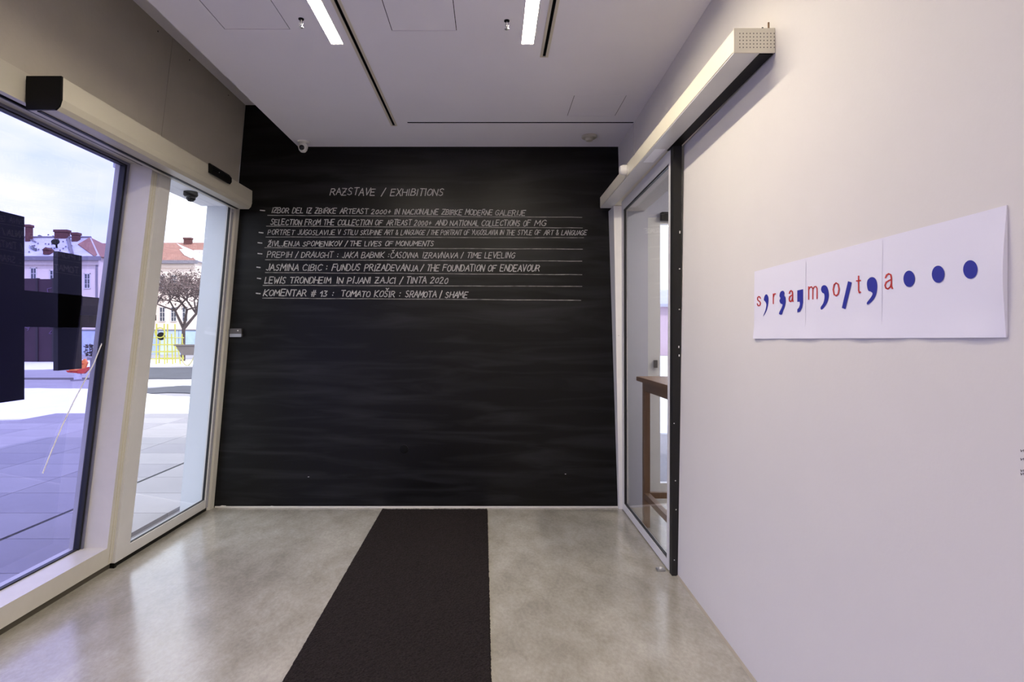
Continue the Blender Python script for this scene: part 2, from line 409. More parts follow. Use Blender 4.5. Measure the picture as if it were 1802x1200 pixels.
# sliding glass door (left)
d1 = sroot('door_1', 'sliding glass door leaf beside the blackboard', 'door')
DY0, DY1 = 3.757, 4.99
m = MB(); Lb(m, -.012, .03, DY0, 3.905, .03, 2.60); part('stile', m, M_frame2, d1)
m = MB(); Lb(m, -.012, .03, 4.94, DY1, .03, 2.60); part('stile', m, M_frame2, d1)
m = MB(); Lb(m, -.012, .03, 3.905, 4.94, .03, .10); part('bottom_rail', m, M_frame2, d1)
m = MB(); Lb(m, -.012, .03, 3.905, 4.94, 2.565, 2.62); part('top_rail', m, M_frame2, d1)
m = MB(); Lb(m, .006, .012, 3.905, 4.94, .10, 2.565); part('pane', m, M_glassD, d1)
m = MB(); Lb(m, -.002, .014, 3.905, 3.912, .10, 2.565); Lb(m, -.002, .014, 4.93, 4.94, .10, 2.565); Lb(m, -.002, .014, 3.91, 4.93, .10, .106); Lb(m, -.002, .014, 3.91, 4.93, 2.558, 2.565)
part('gasket', m, M_gasket, d1)
m = MB(); Lb(m, -.014, -.012, 4.952, 4.958, .03, 2.5); Lb(m, -.014, -.012, 4.972, 4.979, .03, 2.5); part('stile_groove', m, mat('grey_bead', (120, 120, 140)), d1)
m = MB(); Lb(m, -.006, .02, 3.78, 4.98, .001, .03); part('brush_seal', m, M_black, d1)
m = MB(); Lb(m, -.015, .02, 3.752, 3.775, .0, .03); part('floor_guide', m, M_black, d1)
t2 = MB(); Lb(t2, -.03, .05, 4.995, YB-.002, 0, 2.60); o = t2.build('trim_2', M_frame); struct(o, 'narrow cream jamb between glass door and blackboard', 'door jamb')
m = MB(); Lb(m, -.0, .10, 3.75, YB, -.02, .004); o = m.build('trim_3', M_gasket); struct(o, 'dark floor track under the sliding glass door', 'track')

# left operator cover
hx0, hx1 = -2.148, -1.994; hy0, hy1 = 2.75, 4.95; hz0, hz1 = 2.522, 2.674
h = thing('door_operator', 'long cream cover of the sliding door drive above the left glass', 'door operator', (hx1, hy0, hz0))
prof = [(-2.155, hz1), (hx1, hz1), (hx1-.002, hz0+.05), (hx1-.012, hz0+.018), (hx1-.03, hz0), (-2.155, hz0)]
part('cover', MB().prism([(x, hy0+.012, z) for x, z in prof], (0, hy1-hy0-.024, 0)), M_cover, h)
capm = MB().prism([(x+.002*(1 if x > -2.1 else -1), hy0, z+.002*(1 if z > 2.6 else -1)) for x, z in prof], (0, .012, 0))
part('end_cap', capm, M_black, h, label='matt black end cap')
part('end_cap', MB().prism([(x, hy1-.012, z) for x, z in prof], (0, .012, 0)), M_cover, h)
part('cable_notch', MB().box(hx1-.028, hx1+.001, hy1-.004, hy1+.001, 2.578, 2.584), M_black, h)
part('brush_slot', MB().box(-2.12, -2.10, hy0+.02, hy1-.02, hz0-.004, hz0), M_black, h)
t = thing('presence_sensor', 'flat black sensor bar clipped to the cream door cover', 'sensor', (hx1, 4.18, 2.62))
part('body', MB().prism([(hx1-.0, 4.18, 2.618), (hx1+.018, 4.18, 2.612), (hx1+.03, 4.18, 2.63), (hx1+.03, 4.18, 2.66), (hx1+.012, 4.18, 2.684), (hx1-.0, 4.18, 2.684)], (0, .31, 0)), M_black, t)
part('led', MB().cyl((hx1+.03, 4.28, 2.645), (hx1+.033, 4.28, 2.645), .003), M_whiteplastic, t)

# key switch on blackboard beside the jamb
t = thing('key_switch', 'small metal key switch box at the blackboard edge beside the jamb', 'switch', (-2.2, YB-.03, 1.49))
a0 = P(404, 593, YB-.03); a1 = P(425, 578, YB-.03)
part('cover', MB().box(a0.x, a1.x, YB-.03, YB, a0.z+.03, a1.z), mat('dark_steel', (110, 106, 104), .3, metal=.7), t, bevel=.002)
part('body', MB().box(a0.x, a1.x, YB-.034, YB, a0.z, a0.z+.028), M_chrome, t, bevel=.002)
part('screw', MB().cyl((a1.x-.03, YB-.036, a1.z-.018), (a1.x-.03, YB-.03, a1.z-.018), .005), M_whiteplastic, t)

# ------------------------------------------------------------------ RIGHT: operator, door, jambs
hx0, hx1, hy0, hy1, hz0, hz1 = .903, 1.085, 2.21, 4.94, 2.528, 2.618
h = thing('door_operator', 'long cream sliding door track box with perforated end on the white wall', 'door operator', (hx1, hy0, hz0))
part('cover', MB().hexa([(hx0, hy0+.006, hz0+.004), (1.054, hy0+.006, hz0+.004), (1.095, hy1, hz0+.004), (hx0, hy1, hz0+.004),
                            (hx0, hy0+.006, hz1), (1.053, hy0+.006, hz1), (1.094, hy1, hz1), (hx0, hy1, hz1)]), M_cover2, h, bevel=.002)
part('soffit_plate', MB().box(hx0+.002, 1.00, hy0+.008, hy1-.002, hz0, hz0+.006), M_frame2, h)
part('track_slot', MB().box(1.0, 1.052, hy0+.01, 3.39, hz0-.002, hz0+.005), M_black, h, label='black slot along the underside')
part('end_plate', MB().box(hx0-.001, 1.055, hy0, hy0+.006, hz0, hz1+.001), M_cover2, h)
m = MB()
for i in range(12):
    for j in range(5):
        x = hx0+.021+i*.0128; z = hz0+.019+j*.013
        m.cyl((x, hy0-.0006, z), (x, hy0+.001, z), .0021, .0021, 6)
part('perforation', m, mat('hole_dark', (60, 56, 48), .8), h)
part('label_plate', MB().box(.925, .985, 3.36, 3.62, hz0-.001, hz0), mat('white_label', (250, 250, 255), .3), h, label='small bright white plate')  # bright reflection on the underside, made as a plain white plate
part('cable_stub', MB().cyl((1.02, hy0+.03, hz1), (1.022, hy0+.03, hz1+.018), .0035), M_black, h)
part('cable_stub', MB().cyl((1.04, hy0+.02, hz1), (1.04, hy0+.02, hz1+.032), .0035), M_wood, h)
# motion sensor
t = thing('motion_sensor', 'round white motion sensor fixed to the far end of the cream track box', 'sensor', (.9, 3.95, 2.57))
part('base', MB().lathe((.903, 3.96, 2.575), [(.032, 0), (.034, -.01), (.03, -.014)], 20, (1, 0, 0)), M_whiteplastic, t, smooth=True)
part('dome', MB().lathe((.892, 3.96, 2.575), [(.034, 0), (.034, -.02), (.026, -.036), (.008, -.042)], 20, (1, 0, 0)), M_whiteplastic, t, smooth=True)

# door leaf 2
N0 = (1.103, 3.70); F0 = (1.103, 5.01); N1 = (1.014, 3.36); F1 = (1.036, 4.73); ZT = 2.53
def DR(d, s, z):
    tt = z/ZT
    a = Vector(N0)*(1-tt)+Vector(N1)*tt; b = Vector(F0)*(1-tt)+Vector(F1)*tt
    p = a*(1-s)+b*s
    return (p.x+d, p.y, z)
def Rb(mb, d0, d1, s0, s1, z0, z1): return mb.box(d0, d1, s0, s1, z0, z1, DR)
d2 = sroot('door_2', 'sliding glass door leaf between blackboard and white wall', 'door')
m = MB(); Rb(m, 0, .03, 0, .030, .01, ZT); part('stile', m, M_frame2, d2)
m = MB(); Rb(m, 0, .03, .955, 1, .01, ZT); part('stile', m, M_frame2, d2)
m = MB(); Rb(m, 0, .03, .030, .955, .01, .07); part('bottom_rail', m, M_frame2, d2)
m = MB(); Rb(m, 0, .03, .030, .955, 2.46, ZT); part('top_rail', m, M_frame2, d2)
m = MB(); Rb(m, .013, .019, .030, .955, .07, 2.46); part('pane', m, M_glassR, d2)
m = MB(); Rb(m, .004, .02, .938, .957, .07, 2.46); Rb(m, .004, .02, .03, .95, .07, .078); Rb(m, .004, .02, .03, .95, 2.452, 2.46); part('gasket', m, M_gasket, d2)
m = MB()
for z in (.55, .85, 1.1, 1.45, 1.8, 2.1): Rb(m, .002, .006, .925, .932, z, z+.012)
part('gasket_clip', m, M_gasket, d2)
jb = MB().loft((1.105, 1.150, 3.635, 3.685), 0, (1.010, 1.058, 3.30, 3.35), 2.53)
o = jb.build('trim_4', M_blackpaint); struct(o, 'chipped black steel post at the end of the white wall', 'door jamb')
def jambp(z, w):
    t_ = z/2.53; x = 1.105*(1-t_)+1.010*t_; xe = 1.15*(1-t_)+1.058*t_; y = 3.635*(1-t_)+3.30*t_
    return x+(xe-x)*w, y
for z, w in ((.1, .3), (.42, .5), (.6, .4), (1.35, .8), (1.40, .75), (1.62, .8), (1.85, .8), (2.05, .8), (.95, .2)):
    x, y = jambp(z, w); hh = .012 if z > 1.3 and z < 1.5 else .006
    if abs(z-2.05) < .01: hh = .035
    part('paint_chip', MB().box(x-.003, x+.003, y-.002, y+.001, z, z+hh), M_whiteplastic, o)
jf = MB().loft((1.078, 1.16, 5.022, YB-.001), 0, (.998, 1.10, 4.85, YB-.001), 2.528)
o = jf.build('trim_5', M_frame2); struct(o, 'tapered pale jamb between blackboard and right glass door', 'door jamb')
q = P(1088, 585, 4.94)
lk = MB().box(q.x-.006, q.x+.006, 4.925, 4.932, q.z-.03, q.z+.03)
part('strike_plate', MB().box(q.x-.004, q.x+.010, 4.925, 4.95, q.z-.035, q.z+.035), M_whiteplastic, o)
part('lock_slot', MB().box(q.x-.003, q.x+.003, 4.922, 4.928, q.z-.028, q.z+.028), M_black, o)
t = thing('floor_guide', 'small metal guide on the floor at the foot of the right glass door', 'door guide', (1.03, 3.72, 0))
part('plate', MB().box(1.035, 1.085, 3.70, 3.745, 0, .012), M_chrome, t, bevel=.003)
part('roller', MB().cyl((1.06, 3.72, .012), (1.06, 3.72, .02), .009), M_whiteplastic, t)

# ------------------------------------------------------------------ neighbouring room
M_adj = mat('adjoining_wall', (190, 191, 204), .8)
a = MB().box(1.16, 1.335, YB, YB+.2, 0, 3.2); a.box(1.335, 1.36, 5.25, 5.58, 0, 3.2)
a.box(1.335, 4.2, 5.5, 5.62, 2.56, 3.2)
o = a.build('wall_adjoining', M_adj); struct(o, 'pale wall of the neighbouring room behind the right glass door', 'wall')
o = MB().box(1.36, 4.35, YN, 5.62, 2.95, 4.2).build('ceiling', M_ceil); struct(o, 'ceiling of the neighbouring room', 'ceiling')
o = MB().box(4.2, 4.35, YN, 5.62, 0, 2.95).build('wall_far', M_adj); struct(o, 'far side wall of the neighbouring room', 'wall')
o = MB().box(1.34, 4.2, 1.0, 1.1, 0, 2.95).build('wall_partition', M_adj); struct(o, 'partition of the neighbouring room', 'wall')
w2 = sroot('window_2', 'bright glazed frame at the end of the neighbouring room', 'window')
fr = MB().box(1.42, 1.562, 5.50, 5.56, 0, 2.56); part('stile', fr, M_frame2, w2)
part('stile', MB().box(1.362, 1.415, 5.48, 5.54, 0, 2.56), M_frame, w2)
for x in (2.35, 3.25, 4.12): part('stile', MB().box(x, x+.07, 5.50, 5.56, 0, 2.56), M_frame2, w2)
part('bottom_rail', MB().box(1.562, 4.2, 5.50, 5.56, 0, .10), M_frame2, w2)
part('top_rail', MB().box(1.562, 4.2, 5.50, 5.56, 2.50, 2.56), M_frame2, w2)
part('pane', MB().box(1.562, 4.2, 5.527, 5.533, .10, 2.50), M_glassD, w2)
part('door_closer', MB().box(1.56, 1.75, 5.44, 5.5, 2.53, 2.60), M_black, w2)
part('handle', MB().box(1.50, 1.53, 5.47, 5.5, 1.17, 1.24), mat('dark_steel', (110, 106, 104)), w2)

# high table
t = thing('bar_table', 'tall wooden table with foot rails behind the right glass door', 'table', (1.4, 4.2, 0))
tx0, tx1, ty0, ty1, tz = 1.135, 1.75, 3.74, 4.66, 1.15
part('tabletop', MB().box(tx0, tx1, ty0, ty1, tz-.035, tz), M_wood, t, bevel=.003)
for x in (tx0+.03, tx1-.08):
    for y in (ty0+.03, ty1-.12):
        part('leg', MB().box(x, x+.048, y, y+.048, 0, tz-.035), M_wood, t, bevel=.002)
part('apron', MB().box(tx0+.035, tx0+.06, ty0+.07, ty1-.12, tz-.105, tz-.035), M_wood, t)
part('apron', MB().box(tx1-.06, tx1-.035, ty0+.07, ty1-.12, tz-.105, tz-.035), M_wood, t)
part('apron', MB().box(tx0+.07, tx1-.07, ty1-.11, ty1-.085, tz-.105, tz-.035), M_wood, t)
part('foot_rail', MB().box(tx0+.035, tx0+.075, ty0+.07, ty1-.12, .22, .265), M_wood, t)
part('foot_rail', MB().box(tx0+.07, tx1-.07, ty1-.11, ty1-.07, .22, .265), M_wood, t)

# ------------------------------------------------------------------ RUG
def rug():
    me = bpy.data.meshes.new('runner_rug'); nx, ny = 110, 420
    y0, y1 = .9, 5.0
    vs_, fs = [], []
    rr = random.Random(3)
    for j in range(ny+1):
        tt = j/ny; y = y0+(y1-y0)*tt
        xl = -.868-(.924-.868)*tt; xr = .022-(.0555)*tt
        for i in range(nx+1):
            s = i/nx; e = min(i, nx-i, j, ny-j)
            x = xl+(xr-xl)*s
            z = 0 if e == 0 else .012+rr.uniform(-.0022, .0022)
            jx = rr.uniform(-.0022, .0022)
            vs_.append((x+jx, y+rr.uniform(-.002, .002), z))
    for j in range(ny):
        for i in range(nx):
            q = j*(nx+1)+i; fs.append((q, q+1, q+nx+2, q+nx+1))
    me.from_pydata(vs_, [], fs); me.materials.append(M_rug)
    o = bpy.data.objects.new('runner_rug', me); C.objects.link(o)
    tag(o, 'long dark brown-black carpet runner leading to the blackboard', 'rug')
rug()

# ------------------------------------------------------------------ CHALK WRITING
G = {
'A': [[(0, 0), (.45, 1), (.9, 0)], [(.2, .38), (.75, .38)]],
'B': [[(0, 0), (0, 1), (.5, 1), (.7, .8), (.5, .55), (0, .52)], [(.5, .55), (.8, .3), (.6, .02), (0, 0)]],
'C': [[(.8, .85), (.5, 1), (.12, .8), (0, .4), (.2, .05), (.5, 0), (.8, .12)]],
'D': [[(0, 0), (0, 1), (.45, .97), (.8, .6), (.7, .2), (.4, 0), (0, 0)]],
'E': [[(.75, 1), (0, 1), (0, 0), (.75, 0)], [(0, .52), (.6, .52)]],
'F': [[(.78, 1), (0, 1), (0, 0)], [(0, .55), (.6, .55)]],
'G': [[(.8, .85), (.5, 1), (.12, .8), (0, .4), (.2, .05), (.55, 0), (.8, .2), (.8, .45), (.5, .45)]],
'H': [[(0, 0), (0, 1)], [(.8, 0), (.8, 1)], [(0, .5), (.8, .5)]],
'I': [[(.1, 0), (.1, 1)]],
'J': [[(.55, 1), (.55, .2), (.35, 0), (.05, .1)]],
'K': [[(0, 0), (0, 1)], [(.75, 1), (0, .45), (.78, 0)]],
'L': [[(0, 1), (0, 0), (.65, 0)]],
'M': [[(0, 0), (.08, 1), (.5, .35), (.92, 1), (1, 0)]],
'N': [[(0, 0), (0, 1), (.75, 0), (.8, 1)]],
'O': [[(.4, 1), (.1, .82), (0, .4), (.15, .08), (.42, 0), (.72, .15), (.82, .55), (.68, .9), (.4, 1)]],
'P': [[(0, 0), (0, 1), (.5, 1), (.75, .78), (.55, .5), (0, .45)]],
'R': [[(0, 0), (0, 1), (.5, 1), (.72, .78), (.5, .52), (0, .48)], [(.35, .5), (.78, 0)]],
'S': [[(.7, .88), (.4, 1), (.1, .82), (.2, .58), (.6, .42), (.68, .15), (.35, 0), (0, .12)]],
'T': [[(0, 1), (.85, 1)], [(.42, 1), (.42, 0)]],
'U': [[(0, 1), (.02, .25), (.25, 0), (.6, .08), (.75, .35), (.78, 1)]],
'V': [[(0, 1), (.38, 0), (.8, 1)]],
'W': [[(0, 1), (.25, 0), (.5, .7), (.75, 0), (1, 1)]],
'X': [[(0, 0), (.8, 1)], [(0, 1), (.8, 0)]],
'Y': [[(0, 1), (.4, .5)], [(.85, 1), (.25, 0)]],
'Z': [[(0, 1), (.75, 1), (0, 0), (.8, 0)], [(.2, .5), (.6, .5)]],
'0': [[(.35, .85), (.1, .68), (0, .35), (.15, .05), (.4, 0), (.62, .18), (.65, .55), (.55, .8), (.35, .85)]],
'1': [[(.0, .6), (.35, 1), (.35, 0)]],
'2': [[(.02, .8), (.25, 1), (.6, .9), (.62, .65), (0, 0), (.7, .02)]],
'3': [[(.05, .95), (.6, .95), (.25, .55), (.62, .35), (.5, .05), (.02, .05)]],
'#': [[(.15, 0), (.35, 1)], [(.5, 0), (.7, 1)], [(0, .35), (.85, .35)], [(0, .65), (.85, .65)]],
'+': [[(0, .45), (.6, .45)], [(.3, .15), (.3, .75)]],
'/': [[(0, -.12), (.4, 1.1)]],
':': [[(.1, .2), (.14, .27)], [(.1, .65), (.14, .72)]],
'&': [[(.75, .0), (.15, .8), (.35, 1), (.5, .8), (0, .25), (.2, 0), (.5, .05), (.75, .4)]],
'-': [[(0, .4), (.7, .4)]],
}
W = {'M': 1.0, 'W': 1.0, 'I': .2, 'J': .55, '/': .4, ':': .24, ' ': .45, '1': .4, 'L': .65}
def width(c): return W.get(c, .8)
CAR = {'Č': 'C', 'Š': 'S', 'Ž': 'Z'}
YT = YB-.0015
def ribbon(mb, pts, w):
    # flat chalk stroke on the board, pts in (u,v) pixels
    for (a, b) in zip(pts[:-1], pts[1:]):
        pa, pb = P(a[0], a[1], YB), P(b[0], b[1], YB)
        dx, dz = pb.x-pa.x, pb.z-pa.z; L_ = math.hypot(dx, dz) or 1e-6
        ex, ez = dx/L_*w*.35, dz/L_*w*.35; nx_, nz_ = -dz/L_*w/2, dx/L_*w/2
        y = YT
        mb.quad((pa.x-ex+nx_, y, pa.z-ez+nz_), (pa.x-ex-nx_, y, pa.z-ez-nz_), (pb.x+ex-nx_, y, pb.z+ez-nz_), (pb.x+ex+nx_, y, pb.z+ez+nz_))
def write(mb, text, u0, u1, v0, v1, h, w, slant=.22):
    tot = sum(width(CAR.get(c, c))+.24 for c in text)-.24
    sc = (u1-u0-h*slant*.6)/tot; x = 0
    for c in text:
        g_ = CAR.get(c, c); cw = width(g_)
        if c != ' ':
            jh = random.uniform(.9, 1.08); jb_ = random.uniform(-.05, .05); js = slant+random.uniform(-.08, .08)
            strokes = [list(s) for s in G[g_]]
            if c in CAR: strokes.append([(.15, 1.38), (.4, 1.15), (.68, 1.4)])
            for s in strokes:
                pts = []
                for (px, py) in s:
                    gx = x+px+random.uniform(-.03, .03); gy = py*jh+jb_+random.uniform(-.025, .025)
                    t_ = (gx*sc)/(u1-u0)
                    pts.append((u0+gx*sc+gy*h*js, v0+(v1-v0)*t_-gy*h))
                ribbon(mb, pts, w*1.12)
        x += cw+.24
LINES = [
 ('title', [('RAZSTAVE', 581, 661), ('/', 671, 677), ('EXHIBITIONS', 687, 781)], 343, 344.5, 12, .0062),
 (1, [('IZBOR DEL IZ ZBIRKE', 478, 592), ('ARTEAST 2000+', 598, 689), ('IN NACIONALNE', 694, 772), ('ZBIRKE MODERNE', 777, 867), ('GALERIJE', 871, 925)], 374.3, 379.4, 9, .0058),
 (2, [('SELECTION FROM THE COLLECTION OF', 476, 673), ('ARTEAST 2000+', 680, 760), ('AND NATIONAL', 766, 843), ('COLLECTIONS OF', 847, 934), ('MG', 940, 961)], 395.6, 397.6, 9.5, .0058),
 (3, [('PORTRET JUGOSLAVIJE', 471, 590), ('V STILU SKUPINE', 594, 672), ('ART & LANGUAGE /', 676, 755), ('THE PORTRAIT OF YUGOSLAVIA', 757, 876), ('IN THE STYLE OF', 879, 951), ('ART & LANGUAGE', 957, 1033)], 413, 413.4, 8.5, .0046),
 (4, [('ŽIVLJENJA SPOMENIKOV /', 471, 611), ('THE LIVES OF MONUMENTS', 615, 764)], 433.4, 432.6, 8.5, .0056),
 (5, [('PREPIH / DRAUGHT :', 470, 596), ('JAKA BABNIK :', 602, 685), ('ČASOVNA', 687, 736), ('IZRAVNAVA / TIME LEVELING', 743, 906)], 453, 454.4, 9.8, .0052),
 (6, [('JASMINA CIBIC :', 468, 577), ('FUNDUS PRIZADEVANJA', 584, 736), ('/ THE FOUNDATION OF ENDEAVOUR', 740, 950)], 475.8, 477.4, 11, .0066),
 (7, [('LEWIS TRONDHEIM', 465.6, 583), ('IN PIJANI ZAJCI', 592, 697), ('/', 703, 709), ('TINTA 2020', 714, 790)], 498.6, 498.4, 11, .0066),
 (8, [('KOMENTAR # 13', 463.6, 577), (':', 583, 588), ('TOMATO KOŠIR :', 600, 705), ('SRAMOTA / SHAME', 713, 823)], 520.4, 524, 10.5, .0066),
]
for key, segs, v0, v1, hh, w in LINES:
    mb = MB(); ua, ub = segs[0][1], segs[-1][2]
    for txt, s0, s1 in segs:
        va = v0+(v1-v0)*(s0-ua)/(ub-ua); vb = v0+(v1-v0)*(s1-ua)/(ub-ua)
        write(mb, txt, s0, s1, va, vb, hh, w)
    mb.build('chalk_text', M_chalk, back, fix=False, label='hand-chalked heading in capitals' if key == 'title' else None)
RULES = [((471, 379), (1024, 382.4)), ((469, 398), (1025, 401)), ((468, 417), (1027, 418.4)), ((466, 436), (1025, 438.4)),
         ((467, 457), (1024, 459.6)), ((467, 479.6), (1024, 483.4)), ((463, 502), (1024, 504)), ((462, 524.4), (1022, 528.4))]
M_rule = mat('faint_chalk', (166, 164, 160), .95, var=.4, vscale=14, col2=(96, 95, 93))
for (a, b) in RULES:
    mb = MB(); n = 24; pts = []
    for i in range(n+1):
        t_ = i/n; pts.append((a[0]+(b[0]-a[0])*t_, a[1]+(b[1]-a[1])*t_+random.uniform(-.25, .25)))
    ribbon(mb, pts, .0062)
    mb.build('chalk_rule', M_rule, back, fix=False)
for (u0, u1, v) in ((458, 466, 370), (456, 463, 409), (454, 461, 427), (454, 461, 446), (452, 458, 470), (453, 459, 489.6), (451, 458, 516)):
    mb = MB(); ribbon(mb, [(u0, v), (u1, v+.8)], .009); mb.build('chalk_dash', M_chalk, back, fix=False)
# sealed round hole, chips along the foot of the board
q = P(711, 790, YB)
part('round_cover', MB().lathe((q.x, YB, q.z), [(.036, 0), (.036, .003), (.030, .005), (.004, .0052)], 24, (0, -1, 0)), mat('cover_black', (8, 8, 8), .5, spec=.15), back, label='small round black cover plate')
for (u, v, s) in ((392, 891, .03), (430, 892, .014), (478, 891, .016), (586, 892, .01), (752, 892, .008), (543, 839, .007), (995, 834, .007)):
    q = P(u, v, YB)
    part('paint_chip', MB().prism([(q.x-s, YB-.001, q.z), (q.x-s*.3, YB-.001, q.z-s*.22), (q.x+s*.8, YB-.001, q.z-s*.1), (q.x+s, YB-.001, q.z+s*.2), (q.x-s*.2, YB-.001, q.z+s*.3)], (0, -.003, 0)), M_whiteplastic, back)

# ------------------------------------------------------------------ POSTER
def c3(x, y): return (1310+x/3.663, 350+y/3.663)
po_c = on_right(1550, 500)
poster = thing('poster', 'long white paper strip poster with blue commas and small red letters', 'poster', po_c)
def poster_grid():
    mb = MB(); nx, nz = 60, 14
    tl, bl, tr, br = on_right(1328.6, 478), on_right(1328, 596), on_right(1774, 361), on_right(1774, 594)
    rr = random.Random(5)
    ph = [rr.uniform(0, 6) for _ in range(6)]
    for side in (0, 1):
        for j in range(nz+1):
            for i in range(nx+1):
                s = i/nx; t_ = j/nz
                p = (bl*(1-s)+br*s)*(1-t_)+(tl*(1-s)+tr*s)*t_
                edge = max(0, 1-t_*5)*(.5+.5*math.sin(s*38+ph[0])*math.sin(s*17+ph[1]))*.006 + max(0, (s-.95)*20)*.008*abs(math.sin(t_*3.2))
                wv = .0004*(1+math.sin(s*21+t_*3+ph[2])*math.sin(t_*5+ph[3]))
                off = .0022+edge+wv if side else .0006
                mb.v.append((p.x-off, p.y, p.z))
    m1 = (nx+1)*(nz+1)
    for j in range(nz):
        for i in range(nx):
            a_ = j*(nx+1)+i
            mb.f.append((m1+a_, m1+a_+1, m1+a_+nx+2, m1+a_+nx+1))
            mb.f.append((a_, a_+nx+1, a_+nx+2, a_+1))
    for i in range(nx):
        mb.f.append((i, i+1, m1+i+1, m1+i)); k = nz*(nx+1)+i; mb.f.append((k+1, k, m1+k, m1+k+1))
    for j in range(nz):
        a_ = j*(nx+1); mb.f.append((a_+nx+1, a_, m1+a_, m1+a_+nx+1)); k = a_+nx; mb.f.append((k, k+nx+1, m1+k+nx+1, m1+k))
    return mb
part('sheet', poster_grid(), M_paper, poster, smooth=True)
OFF = .0036
def ink(name, polys, m, label=None):
    mb = MB()
    for pg in polys:
        pts = [on_right(*c3(x, y), OFF) for x, y in pg]
        mb.prism(pts, (-.0002, 0, 0))
    o = part(name, mb, m, poster, label=label); 
    bm = bmesh.new(); bm.from_mesh(o.data); bmesh.ops.triangulate(bm, faces=[f for f in bm.faces if len(f.verts) > 4]); bm.to_mesh(o.data); bm.free()
    return o
def smoothloop(pts, n=4):
    out = []; L_ = len(pts)
    for i in range(L_):
        p0, p1, p2, p3 = (Vector(pts[(i+k) % L_]).to_2d() if False else Vector((*pts[(i+k) % L_], 0)) for k in (-1, 0, 1, 2))
        for k in range(n):
            t_ = k/n; t2_, t3_ = t_*t_, t_*t_*t_
            q_ = .5*((2*p1)+(-p0+p2)*t_+(2*p0-5*p1+4*p2-p3)*t2_+(-p0+3*p1-3*p2+p3)*t3_)
            out.append((q_.x, q_.y))
    return out
commas = [
 smoothloop([(125, 650), (132, 622), (145, 616), (155, 640), (152, 685), (140, 725), (121, 756), (136, 715), (141, 680), (134, 662)]),
 smoothloop([(226, 625), (232, 600), (248, 592), (258, 605), (256, 622), (265, 640), (262, 685), (248, 722), (240, 745), (224, 742), (226, 728), (240, 700), (246, 680), (233, 674), (226, 655), (232, 640)]),
 [(341, 590), (378, 582), (378, 668), (372, 700), (358, 726), (341, 732), (341, 712), (352, 700), (358, 680), (356, 662), (341, 663)],
 smoothloop([(494, 585), (500, 563), (518, 556), (535, 572), (543, 612), (538, 655), (520, 690), (498, 714), (491, 700), (508, 672), (516, 640), (514, 612), (502, 604)]),
 [(668, 530), (692, 538), (650, 710), (628, 702)],
 smoothloop([(790, 555), (795, 522), (818, 504), (842, 512), (856, 550), (852, 605), (835, 645), (797, 680), (790, 668), (815, 635), (826, 610), (815, 598), (798, 590)]),
]
for k, c in enumerate(commas): ink('slash' if k == 4 else 'comma', [c], M_blue)
for (x0, x1, y0, y1) in ((1025, 1098, 462, 567), (1208, 1289, 430, 541), (1410, 1503, 395, 515)):
    cx, cy, rx, ry = (x0+x1)/2, (y0+y1)/2, (x1-x0)/2, (y1-y0)/2
    ink('dot', [[(cx+rx*math.cos(2*PI*k/32), cy+ry*math.sin(2*PI*k/32)) for k in range(32)]], M_blue)
# thin red letters as outlined strokes
def stroke(pts, w, closed=False):
    polys = []
    seg = list(zip(pts[:-1], pts[1:]))+([(pts[-1], pts[0])] if closed else [])
    for a, b in seg:
        dx, dy = b[0]-a[0], b[1]-a[1]; L_ = math.hypot(dx, dy) or 1; ex, ey = dx/L_*w*.3, dy/L_*w*.3
        nx_, ny_ = -dy/L_*w/2*1.0, dx/L_*w/2
        polys.append([(a[0]-ex+nx_, a[1]-ey+ny_), (a[0]-ex-nx_, a[1]-ey-ny_), (b[0]+ex-nx_, b[1]+ey-ny_), (b[0]+ex+nx_, b[1]+ey+ny_)])
    return polys
LET = {
 's': [[(.9, .78), (.7, .95), (.45, 1), (.15, .9), (.1, .7), (.3, .57), (.7, .45), (.9, .28), (.8, .08), (.5, 0), (.2, .05), (.05, .25)]],
 'r': [[(.15, 1), (.15, 0)], [(.15, .65), (.35, .88), (.6, 1), (.9, .98)]],
 'a': [[(.12, .75), (.25, .93), (.5, 1), (.75, .92), (.82, .7), (.82, .15), (.95, 0)], [(.82, .6), (.5, .54), (.2, .45), (.07, .25), (.18, .06), (.42, 0), (.7, .12), (.82, .35)]],
 'm': [[(.05, 1), (.05, 0)], [(.05, .75), (.2, .95), (.38, .97), (.5, .8), (.5, 0)], [(.5, .75), (.65, .95), (.83, .97), (.95, .8), (.95, 0)]],
 'o': [[(.5, 1), (.2, .88), (.05, .5), (.2, .12), (.5, 0), (.8, .12), (.95, .5), (.8, .88), (.5, 1)]],
 't': [[(.45, 1.0), (.45, .15), (.6, 0), (.9, .03)], [(.0, .72), (.9, .72)]],
}
for ch, x0, x1, yt, yb, w in (('s', 82, 106, 630, 690, 7), ('r', 183, 203, 612, 676, 6.5), ('a', 286, 315, 592, 663, 7.5), ('m', 411, 471, 566, 648, 7), ('o', 570, 612, 543, 626, 8), ('t', 722, 752, 498, 606, 8), ('a', 903, 957, 485, 582, 9.5)):
    dy = (x1-x0)*-.09
    polys = []
    for s in LET[ch]: polys += stroke([(x0+px*(x1-x0), yb-py*(yb-yt)+dy*px) for px, py in s], w)
    ink('letter', polys, M_red)
# sheet seams
for (a, b) in (((395, 405), (391, 882)), ((888, 268), (884, 868))):
    ink('sheet_seam', [[(a[0]-1.2, a[1]), (a[0]+1.2, a[1]), (b[0]+1.2, b[1]), (b[0]-1.2, b[1])]], mat('paper_seam', (216, 214, 224), .6))
